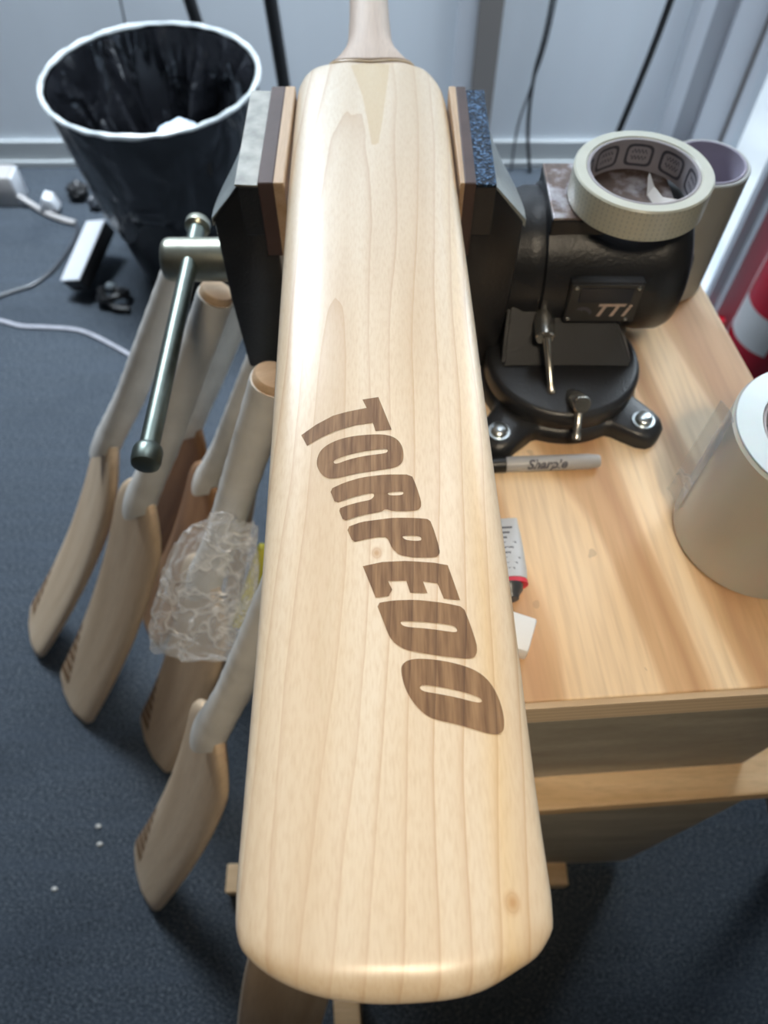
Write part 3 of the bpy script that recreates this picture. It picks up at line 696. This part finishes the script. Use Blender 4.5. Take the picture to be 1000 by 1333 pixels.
t2 = thing('tall_tape_roll', 'tall grey-white roll with mauve cardboard core standing behind the vise', 'roll', (.2685, .5720, .72))
obj('roll_wrap', ring(nb(), (.2685, .5720, .7202), (0, 0, 1), .0305, .0342, .120, 72), M['wrapgrey'], t2)
obj('cardboard_core', ring(nb(), (.2685, .5720, .7204), (0, 0, 1), .0285, .0305, .1205, 72, .0005), M['corepurple'], t2)
t3 = thing('wide_tape_roll', 'wide milky roll of clear tape standing at the right end of the bench', 'tape', (.2770, .2880, .72))
obj('tape_winding', ring(nb(), (.2770, .2880, .7202), (0, 0, 1), .0400, .0580, .119, 96, .003), M['rollbody'], t3)
obj('roll_end_ring', ring(nb(), (.2770, .2880, .8385), (0, 0, 1), .0402, .0565, .0012, 96, .0004), M['rollend'], t3, label='frosted end of the winding')
obj('cardboard_core', ring(nb(), (.2770, .2880, .7204), (0, 0, 1), .0375, .0399, .1180, 72, .0006), M['core'], t3)
bm = nb()
for k in range(10):
    t = text_bm('TAPE', .010, 0, .0003, [-.01, -.006, -.002, .002, .006, .01])
    for v in t.verts:
        x, y = v.co.x, v.co.y; a = 2*PI*k/10 - x/.0373
        v.co = Vector((.2770+.0373*math.cos(a), .2880+.0373*math.sin(a), .826-.022*(k % 2)+y))
    bm2 = t; merge(bm, bm2)
obj('core_print', bm, M['redprint'], t3, smooth=False) if False else bm.free()
bm = nb()
for k in range(12):
    for j in range(5):
        a0 = 2*PI*(k+.5*(j % 2))/12; zz = .829-.013*j; vs = []
        for i in range(13):
            u = i/12; a = a0-.16+.32*u; wv = .0012*math.sin(u*20+k)
            vs.append((bm.verts.new((.2770+.0373*math.cos(a), .2880+.0373*math.sin(a), zz+wv)), bm.verts.new((.2770+.0373*math.cos(a), .2880+.0373*math.sin(a), zz+wv+.0022))))
        for p, q in zip(vs, vs[1:]): bm.faces.new((p[0], q[0], q[1], p[1]))
obj('core_print', bm, M['print'], t3)
# loose tail of clear tape lifting off the roll
bm = nb(); pr = None
for i in range(9):
    u = i/8; x = .2185 - .004*u + .002*math.sin(u*3); y = .298+.018*u
    cur = (bm.verts.new((x, y, .733+.004*u)), bm.verts.new((x+.002, y, .8375)))
    if pr: bm.faces.new((pr[0], cur[0], cur[1], pr[1]))
    pr = cur
r = bmesh.ops.extrude_face_region(bm, geom=bm.faces[:])
for v in r['geom']:
    if isinstance(v, bmesh.types.BMVert): v.co.x -= .0003
obj('tape_tail', bm, M['tail'], t3, label='loose clear tape tail')

# ------------------------------------------------------------ marker pen
mk = thing('marker_pen', 'grey marker pen with black cap lying in front of the vise base', 'pen', (.12, .352, .7201))
mdir = Vector((1, .045, 0)); mp = Vector((.096, .3460, .7269))
obj('barrel', lathe(nb(), mp, mdir, [(0, .0058), (.001, .0062), (.066, .0062), (.070, .0056), (.0735, .0054), (.075, .0048)], 32), M['marker'], mk)
obj('cap', lathe(nb(), mp-mdir*.052, mdir, [(0, .0045), (.002, .0055), (.046, .0066), (.052, .0066)], 32), M['blackrub'], mk)
t = text_bm('Sharpie', .0105, .25, .0004, [-.02+.004*i for i in range(11)])
for v in t.verts:
    x, y = v.co.x, v.co.y; a = y/.0063+R(42); mx_ = .032+x
    v.co = mp + mdir*mx_ + Vector((0, -math.cos(a)*.00655, math.sin(a)*.00655))
obj('barrel_print', t, M['print'], mk, smooth=False)

# ------------------------------------------------------------ glue tube and its cap
gt = thing('glue_tube', 'small white printed tube with a red band, half under the bat', 'tube', (.088, .24, .7201))
gdir = Vector((.10, -.995, 0)).normalized(); gp = Vector((.083, .292, .7305))
bm = nb(); rings = []
side = Vector((gdir.y, -gdir.x, 0))
for s, hw, hh in [(0, .0165, .0012), (.004, .0165, .0015), (.020, .0165, .0045), (.045, .0150, .0085), (.052, .0140, .0090)]:
    rings.append([bm.verts.new(gp+gdir*s+side*hw*math.cos(2*PI*i/28)+Vector((0, 0, hh*math.sin(2*PI*i/28)))) for i in range(28)])
for a, b in zip(rings, rings[1:]):
    for i in range(28): bm.faces.new((a[i], a[(i+1) % 28], b[(i+1) % 28], b[i]))
bm.faces.new(rings[0]); bm.faces.new(rings[-1])
obj('tube_body', bm, M['tubegrey'], gt)
bm = nb(); lathe(bm, gp+gdir*.0525, gdir, [(0, .0092), (.0035, .0092)], 28)
for v in bm.verts:
    d = (v.co-(gp+gdir*.0525)); k = d.dot(side); v.co += side*k*.5
obj('red_band', bm, M['redprint'], gt)
obj('tube_neck', lathe(nb(), gp+gdir*.056, gdir, [(0, .010), (.004, .0088), (.007, .006), (.010, .005)], 24), M['darkcable'], gt)
bm = nb()
for j in range(9):
    for (a, b) in ((-.012, -.001), (.0005, .011-.003*(j % 3))):
        s = .008+.0046*j; hh = .0012+.0075*min(1, s/.05)
        def PP(u, ds): return gp+gdir*(s+ds)-side*u+Vector((0, 0, hh*math.sqrt(max(0, 1-(u/.0155)**2))+.0006))
        bm.faces.new([bm.verts.new(PP(*q)) for q in ((a, 0), (b, 0), (b, .0015), (a, .0015))])
obj('printed_lines', bm, M['print'], gt, smooth=False)
wc = obj('white_block', box(nb(), .0800, .1010, .1880, .2140, .7202, .7360, .0018, rz=-.35), M['white'], loc=None)
tag(wc, 'small white square block on the bench just in front of the glue tube', 'block')

# ------------------------------------------------------------ cricket bats leaning on the bench
def blade_rows(put):
    rws = []
    for i in range(34):
        u = (i/33); s = .56*u**1.15
        hw = .054
        e = min(1, (s+.0015)/.022); hw *= (1-(1-e)**2.6)**(1/2.6)
        if s > .47: k = (s-.47)/.09; hw = .054-(.054-.021)*(k**2.2)
        tu = .012*min(1, (1-(1-min(1, (s+.002)/.014))**2)**.5); td = (.012+.012*math.sin(min(1, s/.35)*PI*.5)) * (1 if s < .40 else 1-.75*(s-.40)/.16)*min(1, (s+.004)/.02)
        rws.append((s, -hw, hw, .012, tu, td, put))
    return rws
def bow(s): return .018*((s-.28)/.28)**2
def put_leaning(x, s, z): return (x, -(z)-bow(s)+.018, s)
def mini_surf(x, s):   # local -Y height of the face
    hw = .054; e = min(1, (s+.0015)/.022); hw *= (1-(1-e)**2.6)**(1/2.6)
    return .012+zt(x/hw, .012)
def make_leaning(woodmat, engraved=True, name_label='x'):
    t = thing('leaning_bat', name_label, 'bat')
    obj('blade', blade_mesh(blade_rows(put_leaning), 24), woodmat, t, local=True, angle=70)
    # grip wound over the handle and down onto the shoulders
    bm = nb(); rings = []
    zs = [.545+.0065*k for k in range(46)]
    for k, s in enumerate(zs):
        f = max(0, 1-(s-.545)/.085); r = .0165+.00022*math.sin(k*1.6)
        rx = r+.006*f**1.6; ry = r-.001*f; cy = -.0+.002
        rings.append([bm.verts.new((rx*math.cos(2*PI*i/28), cy+ry*math.sin(2*PI*i/28)-.006*f, s-(.030*abs(math.sin(2*PI*i/28))**3*f if k == 0 else 0))) for i in range(28)])
    for a, b in zip(rings, rings[1:]):
        for i in range(28): bm.faces.new((a[i], a[(i+1) % 28], b[(i+1) % 28], b[i]))
    bm.faces.new(rings[0]); bm.faces.new(rings[-1])
    obj('grip', bm, M['grip'], t, local=True, angle=60)
    obj('handle_end', lathe(nb(), (0, .002, .832), (0, 0, 1), [(0, .0150), (.010, .0152), (.0125, .0135), (.013, .008)], 24), M['padwood'], t, local=True, label='bare wood handle end')
    if engraved:
        W = [(-.0505, .020), (-.0300, .030), (-.0345, .060), (-.0400, .095), (-.0455, .130), (-.0495, .165), (-.0520, .180), (-.0530, .120), (-.0528, .070)]
        for j in range(6):      # burnt strokes of the engraving, one block per letter
            s0, s1 = .026+.024*j, .026+.024*j+.019
            xr = -.018-.0050*j
            bm = flatshape([(-.0525, s0), (xr, s0+.004), (xr-.003, s1+.003), (-.0532, s1)], [], [-.054+.003*i for i in range(10)])
            for v in bm.verts: x, s = v.co.x, v.co.y; v.co = Vector((x, *put_leaning(x, s, mini_surf(x, s)+.0004)[1:]))
            obj('engraved_letter', bm, M['burnt'], t, local=True)
    return t
def copy_thing(o):
    c = o.copy(); COL.objects.link(c)
    for ch in list(o.children):
        d = ch.copy(); COL.objects.link(d); d.parent = c
    return c
def place(t, T, Pt, roll, mir=1):
    T, Pt = Vector(T), Vector(Pt); z = (Pt-T).normalized(); cam_ = Vector((0, 0, 1.2))
    m = T+z*.3; n = cam_-m; n = (n-z*n.dot(z)).normalized(); y = -n; x = y.cross(z)
    Mx = Matrix((x, y, z)).transposed() @ Matrix.Rotation(roll, 3, 'Z')
    t.location = T; t.rotation_euler = Mx.to_euler(); t.scale = (mir,)*3
base_bat = make_leaning(M['oldbat'])
GRP = 'cricket bats leaning against the bench'
specs = [
 ((-0.602, 0.513, 0.006), (-.188, .590, .742), -66, 'pale cricket bat leaning at the bench, the leftmost of the row'),
 ((-0.509, 0.395, 0.006), (-.1530, .5080, .747), -50, 'pale cricket bat second from left, brown engraving at its toe edge'),
 ((-0.364, 0.32, 0.006), (-0.081, 0.373, 0.802), -50, 'cricket bat with the clear plastic bag lying over it, second nearest of the row'),
 ((-0.346, 0.130, 0.006), (-0.051, 0.249, 0.787), -48, 'nearest cricket bat of the row, its toe apart from the others on the carpet'),
 ((-.140, -.085, .006), (.000, .125, .800), 35, 'shaded cricket bat standing under the toe of the engraved bat'),
]
for i, (T, Pt, rl, lb) in enumerate(specs):
    t = base_bat if i == 0 else copy_thing(base_bat)
    t['label'] = lb; t['group'] = GRP; t['category'] = 'bat'; place(t, T, Pt, R(rl), .965 if i == 3 else 1)
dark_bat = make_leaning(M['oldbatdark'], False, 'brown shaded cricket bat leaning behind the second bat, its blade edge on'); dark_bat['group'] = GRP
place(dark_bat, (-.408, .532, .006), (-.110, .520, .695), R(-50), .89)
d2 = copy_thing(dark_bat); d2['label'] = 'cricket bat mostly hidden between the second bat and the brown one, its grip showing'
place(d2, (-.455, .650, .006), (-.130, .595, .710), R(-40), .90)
bt = obj('wooden_batten', tube(nb(), [(-.118, .455, .660), (-.18, .455, .40), (-.270, .430, .004)], .0105, 4, 4), M['handle'], smooth=False)
tag(bt, 'thin pale pinkish wooden batten leaning between the brown bat and the bagged bat', 'batten')
oc = obj('wood_offcut', box(nb(), -.062, -.030, -.055, -.005, .0, .10, .002, rz=.1), M['pine'])
tag(oc, 'pale timber offcut standing on the carpet below the bat toe', 'wood')

# ------------------------------------------------------------ clear plastic bag with contents
bagc = Vector((-.154, .293, .606))
bag = thing('plastic_bag', 'crumpled clear plastic bag lying over the leaning bats', 'bag', bagc)
bm = nb(); bmesh.ops.create_icosphere(bm, subdivisions=5, radius=1)
axu = Vector((.12, .30, .50)).normalized(); 
fw = Vector((0, 0, 1.2))-bagc; fw = (fw-axu*fw.dot(axu)).normalized(); sd = axu.cross(fw)
for v in bm.verts:
    p = v.co.copy(); 
    u = math.copysign(abs(p.x)**.7, p.x); h = math.copysign(abs(p.z)**.75, p.z)
    w1 = noise.voronoi(p*1.9+Vector((4, 1, 2)))[0]; w2 = noise.voronoi(p*4.2)[0]
    k = .98+.16*noise.noise(p*1.7)-.30*(w1[1]-w1[0])**.8*.6-.16*(w2[1]-w2[0])
    q = Vector((u*.047*k*(1-.20*h)+.006*h, p.y*.016*k, h*.082*k))
    v.co = bagc + sd*q.x + fw*q.y + axu*q.z
obj('bag_film', bm, M['film'], bag, angle=25)
ye = obj('yellow_sleeve', box(nb(), -.012, .012, -.006, .006, -.055, .055, .003), M['yellow'])
ye.location = (-.126, .328, .545); ye.rotation_euler = (R(-20), R(22), 0)
tag(ye, 'narrow yellow sleeve between the plastic bag and the big bat', 'sleeve')

# ------------------------------------------------------------ waste bin
bc = Vector((-.450, 1.475, 0)); 
bn = thing('waste_bin', 'black round waste bin with a glossy liner, by the back wall', 'bin', bc)
def binrad(z): return .122+(.203-.122)*(z/.45)**.85
obj('bin_body', lathe(nb(), bc, (0, 0, 1), [(0, .112), (.004, .120)]+[(z, binrad(z)) for z in (.05, .12, .2, .28, .35, .40, .435)], 72, cap=False), M['binbody'], bn)
def linermesh(outer):
    bm = nb(); n = 144; rings = []
    zs = [.20, .24, .28, .32, .36, .40, .43, .447] if outer else [.447, .43, .40, .36, .31, .26, .20, .14, .10, .085]
    for z in zs:
        rg = []
        for i in range(n):
            a = 2*PI*i/n; p = Vector((math.cos(a)*2, math.sin(a)*2, z*4))
            wv = noise.noise(p*1.4)*.5+abs(noise.noise(Vector((math.cos(a)*7, math.sin(a)*7, z*6))))-.2
            if outer: r = binrad(z)+.0045+.010*wv*min(1, (.45-z)*9); zz = z if z > .21 else z+.03*math.sin(a*3)+.02*math.sin(a*7+1)
            else:
                dp = (.447-z)/.36; amp = .075*min(1, dp*2.6)
                r = max(.03, (binrad(z)-.004)*(1-.32*dp**1.5)) - amp*max(-.2, wv)*(1 + .9*max(0, math.cos(a-1.0)))
                if z < .09: r *= .35
                zz = z
            rg.append(bm.verts.new((bc.x+r*math.cos(a), bc.y+r*math.sin(a), zz)))
        rings.append(rg)
    for a, b in zip(rings, rings[1:]):
        for i in range(n): bm.faces.new((a[i], a[(i+1) % n], b[(i+1) % n], b[i]))
    if not outer: bm.faces.new(rings[-1])
    return bm
obj('liner_skirt', linermesh(True), M['liner'], bn, angle=60)
obj('liner_inside', linermesh(False), M['liner'], bn, angle=60)
bm = nb(); pts = [Vector((bc.x+.2075*math.cos(2*PI*i/96), bc.y+.2075*math.sin(2*PI*i/96), .449+.0008*math.sin(i*1.7))) for i in range(96)]
rings = []
for i, p in enumerate(pts):
    rr_ = Vector((math.cos(2*PI*i/96), math.sin(2*PI*i/96), 0)); q_ = .0050+.0024*noise.noise(p*30)
    rings.append([bm.verts.new(p+rr_*q_*math.cos(k*PI/4)+Vector((0, 0, q_*math.sin(k*PI/4)))) for k in range(8)])
for i in range(96):
    a, b = rings[i], rings[(i+1) % 96]
    for k in range(8): bm.faces.new((a[k], a[(k+1) % 8], b[(k+1) % 8], b[k]))
obj('rim', bm, M['binrim'], bn, label='shiny pale rim')
def crumple(name, c, r, mat, sc=(1, 1, .7), seed=0):
    bm = nb(); bmesh.ops.create_icosphere(bm, subdivisions=3, radius=1)
    for v in bm.verts:
        k = 1-.45*abs(noise.noise(v.co*2.2+Vector((seed, 0, 0))))+.2*noise.noise(v.co*4)
        v.co = Vector(c)+Vector((v.co.x*sc[0], v.co.y*sc[1], v.co.z*sc[2]))*k*r
    return obj(name, bm, mat, None, angle=20)
cp = crumple('crumpled_paper', (bc.x+.035, bc.y-.030, .335), .058, M['paper'], seed=3); tag(cp, 'crumpled pale blue paper inside the waste bin', 'paper')

# ------------------------------------------------------------ wall side bits
def post(name, a, b, r, label, cat):
    o = obj(name, lathe(nb(), a, Vector(b)-Vector(a), [(0, r), ((Vector(b)-Vector(a)).length, r)], 16), M['blackmetal']); return tag(o, label, cat)
post('steel_post', (-.350, 1.76, 0), (-.480, 1.76, .95), .0135, 'slim black steel post behind the waste bin, left of the other post', 'post')
post('steel_post', (-.222, 1.78, 0), (-.268, 1.78, .95), .0155, 'black steel post between the waste bin and the big bat', 'post')
def cord(name, pts, r, mat, label, flat=1.0, cat='cable'):
    return tag(obj(name, tube(nb(), pts, r, 8, 8, flat), mat), label, cat)
cord('thin_wall_cord', [(-.585, 1.86, .95), (-.59, 1.865, .5), (-.60, 1.868, .30), (-.592, 1.865, .02)], .0022, M['darkcable'], 'thin dark cord hanging on the wall behind the left of the bin')
cord('hanging_cord', [(.372, 1.865, .95), (.378, 1.866, .42), (.366, 1.866, .25), (.372, 1.862, .12), (.395, 1.855, .004)], .0044, M['blackrub'], 'black cord hanging down the back wall behind the vise')
cord('thin_hanging_cord', [(.386, 1.880, .95), (.389, 1.880, .40), (.366, 1.880, .22), (.348, 1.878, .12), (.345, 1.862, .004)], .0028, M['darkcable'], 'thinner cord hanging beside the black one, nearer the big bat')
cord('slanting_black_cable', [(.648, 1.80, .95), (.625, 1.81, .42), (.590, 1.82, .10), (.575, 1.80, .008)], .0085, M['blackrub'], 'thick black cable slanting down the wall above the filament tape')
# left floor clutter
ad = thing('power_adapter', 'pale grey adapter box on the floor against the skirting, far left', 'adapter', (-.985, 1.735, 0))
obj('case', box(nb(), -1.055, -.945, 1.705, 1.765, 0, .085, .006), M['greypl'], ad)
obj('case_rib', box(nb(), -.947, -.940, 1.708, 1.762, .004, .081, .002), M['whitepl'], ad)
cord('adapter_lead', [(-.944, 1.712, .03), (-.91, 1.70, .012), (-.87, 1.672, .008), (-.82, 1.645, .008), (-.785, 1.632, .008)], .0070, M['greypl'], 'pale lead running from the adapter box to the white plug')
pg = thing('white_plug', 'small white plug on its side between adapter and bin', 'plug', (-.855, 1.69, 0))
bm = nb(); prism(bm, [(-.885, .012), (-.835, .012), (-.845, .045), (-.865, .052)], 'y', 1.670, 1.705, .003)
obj('plug_body', bm, M['whitepl'], pg)
for x in (-.866, -.852): obj('plug_pin', box(nb(), x-.002, x+.002, 1.705, 1.722, .025, .031, .0005), M['chrome'], pg)
cord('dark_cable', [(-.785, 1.632, .008), (-.775, 1.60, .006), (-.779, 1.54, .005), (-.80, 1.46, .005), (-.835, 1.405, .005), (-.875, 1.382, .005), (-.93, 1.35, .005), (-1.02, 1.30, .005)], .0042, M['darkcable'], 'dark thin cable curving from the plug across the carpet')
cord('white_cable', [(-.98, 1.30, .004), (-.885, 1.284, .004), (-.83, 1.266, .004), (-.772, 1.262, .004), (-.71, 1.256, .004), (-.665, 1.240, .004), (-.603, 1.202, .004), (-.525, 1.150, .004), (-.45, 1.11, .004)], .0050, M['cable'], 'flat grey-white cable lying across the carpet below the bin', .6)
pb = thing('power_brick', 'white-topped power brick tilted against the waste bin', 'power supply', (-.695, 1.41, 0))
bm = box(nb(), -.029, .029, -.085, .085, -.018, .018, .004); bm2 = box(nb(), -.029, .029, -.085, .085, .018, .023, .002)
RT_ = Matrix.Translation((-.690, 1.435, .062)) @ Matrix.Rotation(R(-14), 4, 'Z') @ Matrix.Rotation(R(14), 4, 'X') @ Matrix.Rotation(R(-18), 4, 'Y')
for b_ in (bm, bm2):
    for v in b_.verts: v.co = RT_ @ v.co
obj('case', bm, M['blackrub'], pb); obj('white_lid', bm2, M['whitepl'], pb, label='glossy white lid')
for i, (x, y, r_, m_, lb) in enumerate([(-.800, 1.745, .030, 'blackrub', 'black plug block by the skirting behind the white plug'), (-.745, 1.705, .024, 'darkcable', 'dark grey plug block touching the bin left side')]):
    cb = crumple('plug_block', (x, y, r_*.75), r_, M[m_], (1, 1, .9), i+5); tag(cb, lb, 'plug')
cb = cord('coiled_black_lead', [(-.665, 1.36, .01), (-.655, 1.33, .02), (-.615, 1.335, .03), (-.60, 1.36, .02), (-.63, 1.375, .012), (-.655, 1.35, .034), (-.625, 1.32, .012), (-.59, 1.315, .008)], .0085, M['blackrub'], 'black coiled lead on the carpet at the foot of the bin')
cc = crumple('metal_clip', (-.627, 1.345, .050), .013, M['bolt'], (1, .7, .7), 9); tag(cc, 'small shiny clip on the coiled black lead', 'clip')
# litter on the carpet
first = None
for i, (px, py, s_, lb) in enumerate([(-.470, .955, .008, 'white speck on the carpet left of the leaning bats'), (-.432, .20, .006, 'tiny pale chip on the carpet left of the nearest leaning bat'), (-.425, .175, .005, 'smaller pale chip next to the tiny one beside the nearest bat'), (-.478, .115, .006, 'thin bright chip on the carpet furthest to the lower left'), (-.62, .315, .005, 'tiny bright chip at the left frame edge')]):
    o = crumple('wood_chip', (px, py, s_*.25), s_*.55, M['chip'], (1, .7, .5), i) if not first else first.copy()
    if first: COL.objects.link(o); o.location = (px-c0[0], py-c0[1], 0)
    else: first = o; c0 = (px, py)
    tag(o, lb, 'chip', 'chips of litter on the carpet')

# ------------------------------------------------------------ fire extinguisher
ex = thing('fire_extinguisher', 'red fire extinguisher with white label by the bright glazed door', 'extinguisher', (.800, 1.125, 0))
E0 = Vector((.800, 1.125, 0))
obj('cylinder', lathe(nb(), E0, (0, 0, 1), [(0, .070), (.004, .078), (.02, .082), (.36, .082), (.39, .078), (.415, .062), (.432, .038), (.44, .024), (.455, .022)], 64), M['red'], ex)
obj('base_ring', lathe(nb(), E0, (0, 0, 1), [(0, .0825), (.012, .0835), (.02, .0830)], 64, cap=False), M['white'], ex)
bm = nb(); n = 24
for z0, z1, a0, a1 in ((.12, .20, 150, 240),):
    A = [bm.verts.new(E0+Vector((.0826*math.cos(R(a0+(a1-a0)*i/n)), .0826*math.sin(R(a0+(a1-a0)*i/n)), z0))) for i in range(n+1)]
    B = [bm.verts.new(v.co+Vector((0, 0, z1-z0))) for v in A]
    for i in range(n): bm.faces.new((A[i], A[i+1], B[i+1], B[i]))
obj('label_band', bm, M['white'], ex, label='white label')
bm = nb(); lathe(bm, E0+Vector((0, 0, .455)), (0, 0, 1), [(0, .018), (.03, .018)], 24); box(bm, .735, .835, 1.115, 1.135, .487, .50, .003); box(bm, .745, .835, 1.115, 1.135, .51, .522, .003)
obj('valve_handle', bm, M['blackrub'], ex)
rs = obj('red_floor_block', box(nb(), .675, .733, 1.192, 1.212, 0, .085, .003), M['red']); tag(rs, 'small red block on the floor by the white door frame, left of the extinguisher', 'block')
